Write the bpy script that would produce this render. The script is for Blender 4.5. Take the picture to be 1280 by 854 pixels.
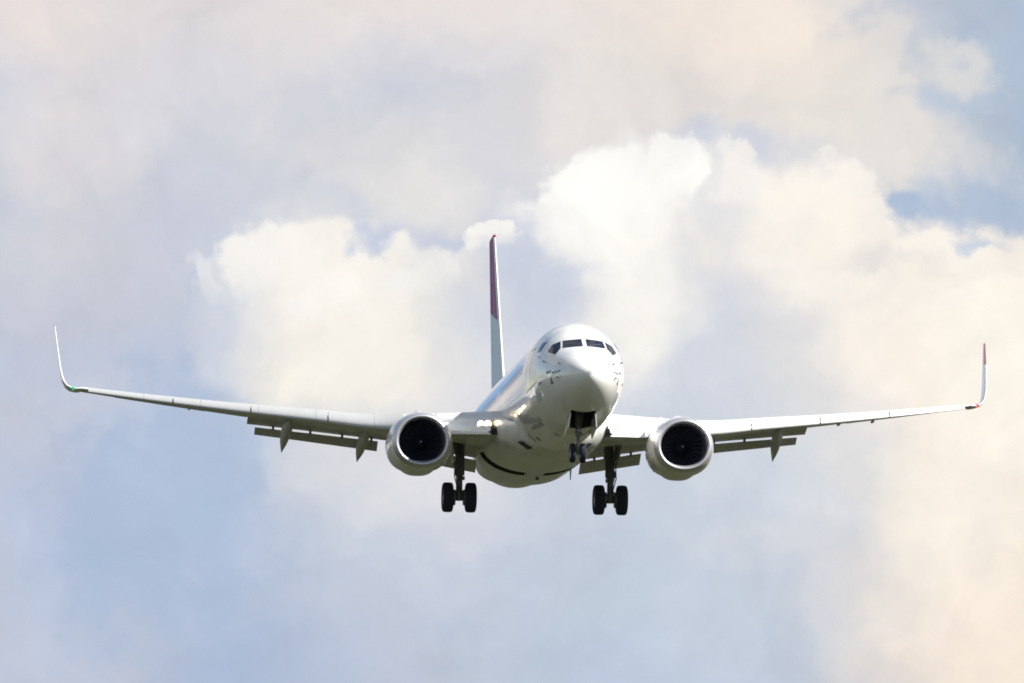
import bpy, math, random
import numpy as np
from mathutils import Matrix, Vector

random.seed(7)
rad = math.radians
scene = bpy.context.scene
for o in list(bpy.data.objects):
    bpy.data.objects.remove(o)

# ------------------------------------------------------------------ camera
CAM_EL = 4.0                                   # the lens looks 4 degrees above the horizon
CAM_POS = Vector((0, 0, 1.7))
cd = bpy.data.cameras.new('camera')
cd.sensor_width = 36.0
cd.lens = 36.0 * 10009.8 / 1280.0
cd.clip_start = 0.5
cd.clip_end = 120000
cam = bpy.data.objects.new('camera', cd)
scene.collection.objects.link(cam)
cam.location = CAM_POS
cam.rotation_euler = (rad(90 + CAM_EL), 0, 0)
scene.camera = cam

# ------------------------------------------------------------------ sun
SUN_DIR = Vector((0.74, -0.25, 0.66)).normalized()
sd = bpy.data.lights.new('sun', 'SUN')
sd.energy = 5.0
sd.angle = rad(0.5)
sd.color = (1.0, 0.95, 0.86)
sun = bpy.data.objects.new('sun', sd)
scene.collection.objects.link(sun)
sun.rotation_euler = SUN_DIR.to_track_quat('Z', 'Y').to_euler()

scene.view_settings.view_transform = 'Standard'
scene.view_settings.look = 'None'
scene.view_settings.exposure = 0.85
scene.view_settings.gamma = 1.0
scene.view_settings.use_curve_mapping = False
scene.cycles.max_bounces = 8
scene.cycles.filter_width = 1.8
scene.cycles.denoising_input_passes = 'RGB'
scene.cycles.blur_glossy = 0.6
scene.cycles.sample_clamp_indirect = 4.0

# ------------------------------------------------------------------ node helpers
def lin(c):
    return tuple(((v / 255) / 12.92 if v / 255 <= 0.04045 else ((v / 255 + 0.055) / 1.055) ** 2.4) for v in c)

class NT:
    def __init__(self, tree):
        self.t = tree
        self.l = tree.links
    def new(self, kind, **kw):
        n = self.t.nodes.new(kind)
        for k, v in kw.items():
            setattr(n, k, v)
        return n
    def put(self, sock, v):
        if v is None:
            return
        if isinstance(v, bpy.types.NodeSocket):
            self.l.new(v, sock)
        else:
            sock.default_value = v
    def m(self, op, a, b=None, c=None, clamp=False):
        n = self.new('ShaderNodeMath', operation=op, use_clamp=clamp)
        for i, v in enumerate((a, b, c)):
            self.put(n.inputs[i], v)
        return n.outputs[0]
    def vm(self, op, a, b=None):
        n = self.new('ShaderNodeVectorMath', operation=op)
        self.put(n.inputs[0], a)
        self.put(n.inputs[1], b)
        return n.outputs['Value'] if op in ('LENGTH', 'DOT_PRODUCT') else n.outputs[0]
    def xyz(self, x, y, z):
        n = self.new('ShaderNodeCombineXYZ')
        for i, v in enumerate((x, y, z)):
            self.put(n.inputs[i], v)
        return n.outputs[0]
    def noise(self, vec, scale, detail=4, rough=0.5, out='Fac'):
        n = self.new('ShaderNodeTexNoise')
        n.inputs['Scale'].default_value = scale
        n.inputs['Detail'].default_value = detail
        n.inputs['Roughness'].default_value = rough
        self.put(n.inputs['Vector'], vec)
        return n.outputs[out]
    def ramp(self, fac, stops, interp='LINEAR'):
        n = self.new('ShaderNodeValToRGB')
        cr = n.color_ramp
        cr.interpolation = interp
        while len(cr.elements) < len(stops):
            cr.elements.new(0.5)
        for e, (p, c) in zip(cr.elements, stops):
            e.position = p
        for e, (p, c) in zip(cr.elements, stops):
            e.color = (c, c, c, 1) if isinstance(c, float) else (*c, 1)
        self.put(n.inputs[0], fac)
        return n.outputs[0]
    def mix(self, f, a, b, blend='MIX'):
        n = self.new('ShaderNodeMix', data_type='RGBA', blend_type=blend)
        self.put(n.inputs[0], f)
        for s, v in ((n.inputs[6], a), (n.inputs[7], b)):
            if isinstance(v, tuple):
                v = (*v[:3], 1)
            self.put(s, v)
        return n.outputs[2]
    def smooth(self, x, a, b):
        n = self.new('ShaderNodeMapRange', interpolation_type='SMOOTHSTEP')
        self.put(n.inputs[0], x)
        self.put(n.inputs[1], a)
        self.put(n.inputs[2], b)
        return n.outputs[0]

# ------------------------------------------------------------------ sky: clear sky plus cloud banks
world = bpy.data.worlds.new('World')
scene.world = world
world.use_nodes = True
wt = world.node_tree
wt.nodes.clear()
N = NT(wt)
sky = N.new('ShaderNodeTexSky', sky_type='NISHITA')
sky.sun_disc = False
sky.sun_elevation = math.asin(SUN_DIR.z)
sky.sun_rotation = math.atan2(SUN_DIR.x, SUN_DIR.y)
sky.altitude = 50
sky.dust_density = 0.15
SKY_STRENGTH = 0.072

tc = N.new('ShaderNodeTexCoord')
sep = N.new('ShaderNodeSeparateXYZ')
wt.links.new(tc.outputs['Generated'], sep.inputs[0])
DX, DY, DZ = sep.outputs
az = N.m('MULTIPLY', N.m('ARCTAN2', DX, DY), 180 / math.pi)          # degrees from north
el = N.m('MULTIPLY', N.m('ARCSINE', DZ), 180 / math.pi)              # degrees above the horizon
# the bank of cloud to the north: 7.33 degrees wide, 4.89 degrees tall
X0 = N.m('ADD', N.m('MULTIPLY', az, 1 / 7.327), 0.5)
Y0 = N.m('ADD', N.m('MULTIPLY', N.m('SUBTRACT', el, CAM_EL), -1 / 4.888), 0.5)
P0 = N.xyz(N.m('MULTIPLY', X0, 1.5), Y0, 0.37)
# turbulence that bends the bank
def warp(pos, scale, amp, seed, detail=4, rough=0.55):
    c = N.noise(N.vm('ADD', pos, (seed, seed * 1.7, 0)), scale, detail, rough, 'Color')
    s = N.new('ShaderNodeVectorMath', operation='MULTIPLY_ADD')
    wt.links.new(c, s.inputs[0])
    s.inputs[1].default_value = (amp, amp, 0)
    s.inputs[2].default_value = (-amp * 0.5, -amp * 0.5, 0)
    return s.outputs[0]
P1 = N.vm('ADD', P0, warp(P0, 3.2, 0.28, 3.1, 3))
P1 = N.vm('ADD', P1, warp(P0, 9.0, 0.16, 9.4, 7, 0.62))
s1 = N.new('ShaderNodeSeparateXYZ')
wt.links.new(P1, s1.inputs[0])
XW = N.m('DIVIDE', s1.outputs[0], 1.5)
YW = s1.outputs[1]

ROWS_BACK = [
 [(238,228,222),(226,220,218),(222,218,218),(226,221,219),(231,224,220),(232,225,221),(236,227,220),(239,229,219),(238,229,219),(205,208,214),(168,185,206)],
 [(233,225,219),(220,217,219),(212,213,219),(210,212,219),(208,211,219),(222,219,218),(230,225,219),(228,223,218),(230,225,217),(222,220,218),(178,193,210)],
 [(210,210,215),(204,206,215),(200,205,216),(209,212,220),(224,223,222),(216,217,222),(222,221,222),(224,222,221),(228,224,219),(205,209,216),(188,200,215)],
 [(196,200,213),(195,200,213),(200,205,217),(208,212,221),(216,218,224),(210,214,223),(215,218,224),(213,217,225),(226,226,226),(230,228,224),(230,228,224)],
]
ROWS_FRONT = [
 [(244,242,236)]*6 + [(252,249,242),(243,239,232),(246,240,230),(240,234,226),(238,232,224)],
 [(230,228,226),(230,228,226),(228,229,230),(246,243,237),(240,237,231),(232,231,230),(252,250,243),(240,236,230),(247,241,231),(246,239,229),(243,236,226)],
 [(196,200,213),(195,200,213),(206,211,221),(246,241,230),(240,237,230),(210,214,223),(240,238,232),(214,218,225),(228,227,226),(249,241,229),(253,246,233)],
]
ROWS_LOW = [
 [(195,199,211),(196,201,213),(178,194,217),(206,212,221),(228,226,226),(208,213,222),(203,210,222),(206,213,222),(213,217,222),(239,232,222),(252,244,230)],
 [(193,197,209),(176,191,213),(180,194,216),(191,201,217),(196,204,218),(195,204,218),(195,206,219),(199,208,220),(206,211,219),(238,229,218),(250,239,222)],
 [(192,195,207),(190,196,210),(174,189,213),(180,193,214),(191,199,214),(193,202,215),(188,200,217),(194,204,218),(200,206,216),(232,222,212),(243,231,215)],
]
def grid(rows, ys):
    out = None
    for i, r in enumerate(rows):
        c = N.ramp(XW, [(k / 10, lin(v)) for k, v in enumerate(r)], 'CARDINAL')
        out = c if out is None else N.mix(N.smooth(YW, ys[i - 1], ys[i]), out, c)
    return out
back = grid(ROWS_BACK + ROWS_LOW, [0, 1/6, 2/6, 3/6, 4/6, 5/6, 1])
front = grid(ROWS_FRONT + ROWS_LOW, [1/5, 2/6, 3/6, 4/6, 5/6, 1])
# crest of the near cumulus bank (height of its top along the bank)
CREST = [(0,440),(215,440),(236,405),(252,345),(278,302),(320,274),(370,262),(432,258),(458,276),(474,302),(500,292),(540,302),(575,316),
 (592,302),(612,270),(640,252),(676,243),(690,222),(706,203),(735,186),(772,173),(808,184),(842,197),(880,189),(930,181),(962,193),(1040,186),
 (1076,203),(1096,228),(1112,248),(1152,264),(1280,266)]
# rounded cauliflower edges: domes of a cell pattern push the crest outward, fine turbulence frays it
def cells(pos, scale):
    n = N.new('ShaderNodeTexVoronoi', feature='SMOOTH_F1')
    n.inputs['Scale'].default_value = scale
    n.inputs['Smoothness'].default_value = 0.35
    N.put(n.inputs['Vector'], pos)
    return n.outputs['Distance']
Pq = N.vm('ADD', P0, warp(P0, 9.0, 0.12, 2.7, 5, 0.6))
dome_n = N.m('SUBTRACT', 0.45, N.m('ADD', N.m('MULTIPLY', cells(Pq, 9.0), 0.62), N.m('MULTIPLY', cells(Pq, 22.0), 0.38)))
P2 = N.vm('ADD', P0, warp(P0, 6.0, 0.10, 5.5, 3))
P2 = N.vm('ADD', P2, warp(P0, 15.0, 0.068, 1.9, 8, 0.60))
P3 = N.vm('ADD', P0, warp(P0, 4.5, 0.22, 8.8, 3))
P3 = N.vm('ADD', P3, warp(P0, 13.0, 0.115, 4.9, 8, 0.60))
s3 = N.new('ShaderNodeSeparateXYZ')
wt.links.new(P3, s3.inputs[0])
X3 = N.m('DIVIDE', s3.outputs[0], 1.5)
Y3 = s3.outputs[1]
s2 = N.new('ShaderNodeSeparateXYZ')
wt.links.new(P2, s2.inputs[0])
X2 = N.m('DIVIDE', s2.outputs[0], 1.5)
Y2 = s2.outputs[1]
crest = N.ramp(X2, [(x / 1280, y / 854) for x, y in CREST], 'EASE')
depth = N.m('ADD', N.m('SUBTRACT', Y2, crest), N.m('MULTIPLY', dome_n, 0.048))
soft = N.m('MULTIPLY_ADD', N.smooth(N.noise(P0, 4.0, 2), 0.35, 0.65), 0.045, 0.012)
inside = N.m('MULTIPLY', N.smooth(depth, -0.006, soft), N.smooth(X2, 0.165, 0.235))
bank = N.mix(inside, back, front)
# thin blue line of clearer air over the crest, and billows inside the bank
rim = N.m('MULTIPLY', N.smooth(depth, -0.045, -0.004), N.m('SUBTRACT', 1.0, inside))
bank = N.mix(N.m('MULTIPLY', rim, N.m('MULTIPLY', N.smooth(N.noise(P0, 6.0, 3), 0.35, 0.65), 0.6)), bank, lin((190, 201, 222)))
# lobes: shaded hollows and sunlit heads inside the bank, blue openings with torn edges
torn_n = N.m('MULTIPLY', N.m('SUBTRACT', N.noise(N.vm('ADD', P0, (2.2, 8.1, 0)), 9.0, 9, 0.64), 0.5), 2.4)
puff_n = N.m('MULTIPLY', N.m('SUBTRACT', N.noise(N.vm('ADD', P0, (6.2, 3.3, 0)), 6.0, 8, 0.60), 0.5), 2.0)
def lobe(cx, cy, rx, ry, edge, col, strength, tear=0.0, puff=0.0, tilt=0.0, head=False):
    global bank
    ex = N.m('MULTIPLY', N.m('SUBTRACT', X3, cx / 1280), 1280.0)
    ey = N.m('MULTIPLY', N.m('SUBTRACT', Y3, cy / 854), 854.0)
    c, sn = math.cos(rad(tilt)), math.sin(rad(tilt))
    dx = N.m('ADD', N.m('MULTIPLY', ex, c / rx), N.m('MULTIPLY', ey, sn / rx))
    dy = N.m('ADD', N.m('MULTIPLY', ex, -sn / ry), N.m('MULTIPLY', ey, c / ry))
    r = N.m('SQRT', N.m('ADD', N.m('MULTIPLY', dx, dx), N.m('MULTIPLY', dy, dy)))
    if tear:
        r = N.m('ADD', r, N.m('MULTIPLY', torn_n, tear))
    if puff:
        r = N.m('ADD', r, N.m('MULTIPLY', puff_n, puff))
    if head:
        r = N.m('SUBTRACT', r, N.m('MULTIPLY', dome_n, 0.55))
    f = N.m('MULTIPLY', N.m('SUBTRACT', 1.0, N.smooth(r, 1 - edge, 1 + edge)), strength)
    if head:                                   # crisp sunlit top that melts away downward
        f = N.m('MULTIPLY', f, N.m('SUBTRACT', 1.0, N.smooth(dy, -0.35, 0.75)))
    bank = N.mix(f, bank, lin(col))
# shaded hollows
lobe(276, 400, 22, 75, 0.8, (206, 213, 225), 0.7, puff=0.8)
lobe(470, 296, 24, 17, 0.5, (194, 203, 221), 0.9, tear=0.5)
lobe(645, 350, 36, 95, 0.5, (205, 211, 225), 0.85, puff=0.6, tilt=-8)
lobe(600, 430, 60, 50, 0.9, (208, 213, 224), 0.6, puff=0.8)
lobe(900, 425, 55, 70, 0.8, (211, 216, 225), 0.7, puff=0.9, tilt=15)
lobe(905, 262, 46, 55, 0.6, (229, 229, 229), 0.8, puff=0.9)
lobe(1105, 320, 50, 15, 0.7, (232, 227, 223), 0.7, tear=0.7)
lobe(1000, 400, 40, 30, 0.9, (224, 224, 226), 0.5, puff=0.9)
lobe(190, 640, 115, 140, 0.4, (174, 191, 215), 0.85, tear=1.0, tilt=20)
lobe(262, 545, 90, 65, 0.5, (177, 193, 216), 0.75, tear=0.9)
lobe(110, 720, 60, 40, 0.6, (174, 191, 215), 0.7, tear=1.0)
lobe(430, 570, 90, 40, 0.9, (204, 210, 221), 0.4, puff=0.9)
lobe(760, 830, 150, 50, 0.9, (186, 198, 216), 0.5, tear=0.9)
lobe(400, 820, 70, 40, 0.9, (180, 193, 214), 0.6, tear=0.9)
# sunlit heads
lobe(395, 350, 75, 75, 0.7, (248, 244, 235), 0.8, puff=0.8)
lobe(440, 440, 60, 55, 0.9, (246, 242, 232), 0.7, puff=0.9)
lobe(775, 300, 70, 105, 0.45, (255, 253, 246), 0.9, puff=0.6)
lobe(780, 400, 80, 60, 0.8, (249, 246, 238), 0.7, puff=0.9)
lobe(530, 352, 50, 50, 0.16, (243, 241, 236), 0.85, head=True)
lobe(350, 330, 62, 58, 0.16, (250, 247, 240), 0.8, head=True)
lobe(425, 390, 55, 48, 0.2, (249, 247, 240), 0.7, head=True)
lobe(262, 345, 22, 50, 0.3, (231, 231, 232), 0.8, head=True)
lobe(622, 290, 32, 38, 0.16, (252, 249, 241), 0.9, head=True)
lobe(745, 250, 58, 62, 0.16, (255, 253, 247), 0.8, head=True)
lobe(835, 245, 50, 52, 0.16, (255, 253, 246), 0.8, head=True)
lobe(940, 222, 34, 28, 0.2, (244, 240, 234), 0.75, head=True)
lobe(1015, 250, 60, 58, 0.16, (249, 243, 233), 0.8, head=True)
lobe(1080, 280, 40, 40, 0.2, (248, 242, 232), 0.7, head=True)
lobe(1165, 312, 60, 34, 0.2, (251, 245, 234), 0.75, head=True)
lobe(1065, 360, 60, 34, 0.2, (250, 244, 233), 0.65, head=True)
lobe(1180, 380, 70, 40, 0.2, (254, 248, 237), 0.7, head=True)
lobe(1225, 420, 90, 90, 0.9, (253, 246, 233), 0.7, puff=0.8)
lobe(1200, 640, 70, 90, 0.8, (250, 242, 228), 0.7, puff=1.0)
lobe(945, 680, 60, 26, 0.9, (220, 221, 223), 0.5, puff=1.0)
lobe(60, 180, 60, 50, 0.8, (236, 227, 221), 0.5, puff=1.0)
lobe(150, 190, 40, 30, 0.8, (226, 222, 220), 0.5, puff=1.0)
lobe(450, 190, 90, 40, 0.7, (225, 223, 222), 0.6, puff=0.9)
lobe(540, 230, 60, 40, 0.6, (229, 227, 224), 0.7, puff=0.9)
# west of the frame: a clear blue gap over a low sunlit bank
lobe(-560, 160, 440, 160, 0.75, (118, 170, 222), 0.95)
lobe(-1230, 500, 480, 130, 0.9, (246, 234, 220), 0.8)
# openings
lobe(1272, 60, 85, 140, 0.6, (176, 191, 208), 0.85, tear=1.4)
lobe(1150, 22, 62, 34, 0.6, (194, 202, 214), 0.8, tear=1.4)
lobe(1195, 120, 40, 24, 0.6, (193, 203, 217), 0.7, tear=1.3)
lobe(1262, 228, 80, 44, 0.5, (178, 194, 214), 0.85, tear=1.2)
lobe(1218, 72, 26, 20, 0.9, (226, 223, 218), 0.75, tear=1.3)
lobe(1180, 180, 60, 34, 0.7, (228, 224, 218), 0.6, tear=1.2)
lobe(1136, 250, 32, 18, 0.55, (166, 187, 213), 0.85, tear=0.75)
lobe(1205, 290, 24, 10, 0.7, (196, 207, 222), 0.8, tear=1.0)
# soft billows
b1 = N.noise(N.vm('ADD', P1, (4.2, 1.3, 0)), 5.5, 7, 0.55)
b2 = N.noise(N.vm('ADD', P1, (7.7, 2.9, 0)), 16.0, 6, 0.6)
bil = N.m('ADD', N.m('MULTIPLY', N.m('SUBTRACT', b1, 0.5), 0.24), N.m('MULTIPLY', N.m('SUBTRACT', b2, 0.5), 0.12))
bil = N.m('ADD', bil, N.m('MULTIPLY', N.m('MULTIPLY', dome_n, inside), 0.07))
gain = N.xyz(N.m('MULTIPLY_ADD', bil, 1.06, 1.0), N.m('ADD', bil, 1.0), N.m('MULTIPLY_ADD', bil, 0.88, 1.015))
bank = N.vm('MULTIPLY', bank, gain)

# broken cloud over the rest of the dome
cw = N.noise(N.vm('MULTIPLY', tc.outputs['Generated'], (1, 1, 2.2)), 2.4, 7, 0.58)
fluff = N.m('MULTIPLY', N.smooth(cw, 0.46, 0.60), N.m('SUBTRACT', 1.0, N.smooth(DZ, 0.65, 1.0)))
bgs = N.new('ShaderNodeBackground')
wt.links.new(sky.outputs[0], bgs.inputs[0])
bgs.inputs[1].default_value = SKY_STRENGTH
bgc = N.new('ShaderNodeBackground')
bgc.inputs[0].default_value = (*lin((232, 228, 222)), 1)
bgc.inputs[1].default_value = 0.43
dome = N.new('ShaderNodeMixShader')
wt.links.new(fluff, dome.inputs[0])
wt.links.new(bgs.outputs[0], dome.inputs[1])
wt.links.new(bgc.outputs[0], dome.inputs[2])
bgb = N.new('ShaderNodeBackground')
wt.links.new(bank, bgb.inputs[0])
bgb.inputs[1].default_value = 0.555
near = N.m('MULTIPLY', N.m('SUBTRACT', 1.0, N.smooth(N.m('ABSOLUTE', az), 13, 18)),
           N.m('SUBTRACT', 1.0, N.smooth(el, 8, 12)))
allsky = N.new('ShaderNodeMixShader')
wt.links.new(near, allsky.inputs[0])
wt.links.new(dome.outputs[0], allsky.inputs[1])
wt.links.new(bgb.outputs[0], allsky.inputs[2])
wo = N.new('ShaderNodeOutputWorld')
wt.links.new(allsky.outputs[0], wo.inputs[0])

# ------------------------------------------------------------------ materials
def principled(name, col, rough=0.4, metal=0.0, coat=0.0, coat_rough=0.05, spec=0.5, emit=None, strength=0.0):
    m = bpy.data.materials.new(name)
    m.use_nodes = True
    b = m.node_tree.nodes['Principled BSDF']
    b.inputs['Base Color'].default_value = (*col, 1)
    b.inputs['Roughness'].default_value = rough
    b.inputs['Metallic'].default_value = metal
    b.inputs['Coat Weight'].default_value = coat
    b.inputs['Coat Roughness'].default_value = coat_rough
    b.inputs['Specular IOR Level'].default_value = spec
    if emit:
        b.inputs['Emission Color'].default_value = (*emit, 1)
        b.inputs['Emission Strength'].default_value = strength
    return m

def weathered(name, col, rough=0.35, metal=0.0, coat=0.0, dirt=0.18, dirt_col=(0.30, 0.27, 0.22), scale=1.0, panels=None, coat_rough=0.05, spec=0.5):
    """paint or metal with streaks of grime running aft and faint panel joints"""
    m = principled(name, col, rough, metal, coat, coat_rough, spec)
    T = NT(m.node_tree)
    b = m.node_tree.nodes['Principled BSDF']
    t = T.new('ShaderNodeTexCoord')
    streak = T.noise(T.vm('MULTIPLY', t.outputs['Object'], (1.6 * scale, 0.22 * scale, 1.6 * scale)), 1.6, 7, 0.62)
    blot = T.noise(t.outputs['Object'], 0.7 * scale, 6, 0.6)
    f = T.m('MULTIPLY', T.smooth(T.m('ADD', T.m('MULTIPLY', streak, 0.6), T.m('MULTIPLY', blot, 0.4)), 0.42, 0.72), dirt)
    c = T.mix(f, tuple(col), dirt_col)
    if panels:
        s = T.new('ShaderNodeSeparateXYZ')
        T.l.new(t.outputs['Object'], s.inputs[0])
        fr = T.m('FRACT', T.m('ADD', T.m('DIVIDE', T.m('ADD', s.outputs[panels[0]], 18.0 if panels[0] == 1 else 0.0), panels[1]), 0.5))
        ln = T.m('LESS_THAN', T.m('ABSOLUTE', T.m('SUBTRACT', fr, 0.5)), panels[2] / panels[1])
        c = T.mix(T.m('MULTIPLY', ln, 0.5), c, (0.2, 0.2, 0.2))
    T.l.new(c, b.inputs['Base Color'])
    r = T.m('ADD', rough, T.m('MULTIPLY', f, 0.5))
    T.l.new(r, b.inputs['Roughness'])
    return m

M = {}
M['white'] = weathered('white_paint', (0.82, 0.82, 0.81), 0.30, coat=1.0, coat_rough=0.035, dirt=0.12, panels=(1, 2.6, 0.012))
M['belly'] = weathered('fairing_paint', (0.74, 0.74, 0.72), 0.34, coat=0.6, coat_rough=0.10, dirt=0.35, panels=(1, 1.9, 0.012))
M['cowl'] = weathered('cowl_paint', (0.80, 0.80, 0.79), 0.32, coat=0.8, coat_rough=0.06, dirt=0.15)
M['wing_grey'] = weathered('wing_paint', (0.64, 0.65, 0.65), 0.42, coat=0.1, dirt=0.35, panels=(0, 1.7, 0.012))
M['slat'] = weathered('slat_metal', (0.52, 0.53, 0.54), 0.28, coat=0.25, coat_rough=0.15, dirt=0.12, panels=(0, 2.1, 0.012))
M['flap'] = weathered('flap_paint', (0.50, 0.50, 0.49), 0.5, dirt=0.4, panels=(0, 1.2, 0.01))
M['lip'] = weathered('inlet_lip_metal', (0.62, 0.62, 0.66), 0.42, metal=0.75, dirt=0.1)
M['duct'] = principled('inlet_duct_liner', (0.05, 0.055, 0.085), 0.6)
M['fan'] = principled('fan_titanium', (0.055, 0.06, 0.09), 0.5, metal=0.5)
M['spinner'] = principled('spinner_paint', (0.014, 0.016, 0.024), 0.6, spec=0.25)
M['spinner_tip'] = principled('spinner_tip_paint', (0.30, 0.30, 0.31), 0.5)
M['nozzle'] = weathered('nozzle_metal', (0.25, 0.23, 0.21), 0.35, metal=1.0)
M['glass'] = principled('cockpit_glass', (0.012, 0.016, 0.028), 0.06, spec=0.45)
M['cabin_glass'] = principled('cabin_glass', (0.05, 0.06, 0.08), 0.1)
M['tyre'] = weathered('tyre_rubber', (0.020, 0.022, 0.040), 0.8, dirt=0.5, dirt_col=(0.04, 0.04, 0.04), scale=3, spec=0.2)  # the bluish veil of haze is mixed into the rubber colour
M['rim'] = principled('wheel_rim_paint', (0.35, 0.36, 0.37), 0.4, metal=0.4)
M['gear'] = weathered('gear_paint', (0.11, 0.12, 0.145), 0.45, dirt=0.6, dirt_col=(0.06, 0.055, 0.05), scale=4)
M['nose_gear'] = weathered('nose_gear_paint', (0.20, 0.21, 0.23), 0.4, dirt=0.4, dirt_col=(0.12, 0.11, 0.10), scale=4)  # leg colour darkened to carry the shadow inside its bay
M['chrome'] = principled('oleo_chrome', (0.75, 0.75, 0.77), 0.15, metal=1.0)
M['dark'] = principled('bay_and_shade_dark', (0.030, 0.032, 0.042), 0.7)
M['well'] = weathered('wheel_well_paint', (0.06, 0.065, 0.06), 0.7, dirt=0.6, dirt_col=(0.02, 0.02, 0.02), scale=4)
M['mark'] = principled('marking_paint', (0.16, 0.17, 0.20), 0.5)
M['seam'] = principled('door_seal', (0.30, 0.31, 0.33), 0.6)
M['red'] = principled('winglet_red_paint', (0.42, 0.02, 0.06), 0.3, coat=1.0)
M['fin_red'] = weathered('fin_red_paint', (0.30, 0.02, 0.08), 0.35, coat=0.8, dirt=0.1)
M['lamp'] = principled('landing_lamp', (1, 0.95, 0.85), 0.2, emit=(1.0, 0.74, 0.42), strength=14)
M['lamp_rim'] = principled('lamp_housing', (0.25, 0.25, 0.26), 0.3, metal=0.8)
M['nav_green'] = principled('nav_green_lens', (0.0, 0.35, 0.15), 0.2, emit=(0.0, 0.6, 0.25), strength=0.5)
M['nav_red'] = principled('nav_red_lens', (0.5, 0.0, 0.02), 0.2, emit=(1.0, 0.02, 0.05), strength=0.7)
M['beacon'] = principled('beacon_lens', (0.03, 0.008, 0.01), 0.25)

# fin: the colour changes from pale blue to purple-red on a slanting line
def fin_material():
    m = weathered('fin_livery', (0.82, 0.82, 0.81), 0.55, coat=0.0, dirt=0.08, spec=0.25)
    T = NT(m.node_tree)
    b = m.node_tree.nodes['Principled BSDF']
    t = T.new('ShaderNodeTexCoord')
    s = T.new('ShaderNodeSeparateXYZ')
    T.l.new(t.outputs['Object'], s.inputs[0])
    # white leading edge, purple-red field above the slanting edge, pale blue below
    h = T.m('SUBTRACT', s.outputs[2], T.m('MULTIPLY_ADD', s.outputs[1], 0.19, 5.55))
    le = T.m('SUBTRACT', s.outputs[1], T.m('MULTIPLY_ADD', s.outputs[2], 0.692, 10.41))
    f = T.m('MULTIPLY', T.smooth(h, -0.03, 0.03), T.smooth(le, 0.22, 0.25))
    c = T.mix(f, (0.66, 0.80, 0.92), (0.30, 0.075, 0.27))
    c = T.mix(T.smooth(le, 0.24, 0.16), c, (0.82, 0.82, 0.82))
    T.l.new(c, b.inputs['Base Color'])
    return m
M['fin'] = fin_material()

# ground: mown airfield grass with bare and dry patches
def ground_material():
    m = principled('airfield_grass', (0.1, 0.12, 0.05), 0.95, spec=0.1)
    T = NT(m.node_tree)
    b = m.node_tree.nodes['Principled BSDF']
    t = T.new('ShaderNodeTexCoord')
    a = T.noise(t.outputs['Object'], 0.012, 8, 0.6)
    d = T.noise(t.outputs['Object'], 0.35, 8, 0.65)
    c = T.ramp(a, [(0.32, (0.020, 0.025, 0.011)), (0.50, (0.034, 0.038, 0.020)), (0.68, (0.052, 0.050, 0.030))])
    c = T.mix(T.m('MULTIPLY', T.smooth(d, 0.4, 0.7), 0.35), c, (0.05, 0.046, 0.024))
    T.l.new(c, b.inputs['Base Color'])
    bp = T.new('ShaderNodeBump')
    bp.inputs['Strength'].default_value = 0.4
    T.l.new(d, bp.inputs['Height'])
    T.l.new(bp.outputs[0], b.inputs['Normal'])
    return m

# ------------------------------------------------------------------ mesh helpers
def link(name, verts, faces, mat, parent=None, sharp=35):
    me = bpy.data.meshes.new(name)
    me.from_pydata([tuple(map(float, v)) for v in verts], [], faces)
    me.validate()
    import bmesh
    bm = bmesh.new()
    bm.from_mesh(me)
    bmesh.ops.remove_doubles(bm, verts=bm.verts, dist=0.0004)
    bmesh.ops.recalc_face_normals(bm, faces=bm.faces)
    bm.to_mesh(me)
    bm.free()
    me.polygons.foreach_set('use_smooth', [True] * len(me.polygons))
    me.set_sharp_from_angle(angle=rad(sharp))
    mats = mat if isinstance(mat, (list, tuple)) else [mat]
    for k in mats:
        me.materials.append(k)
    o = bpy.data.objects.new(name, me)
    scene.collection.objects.link(o)
    if parent is not None:
        o.parent = parent
    return o

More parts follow.
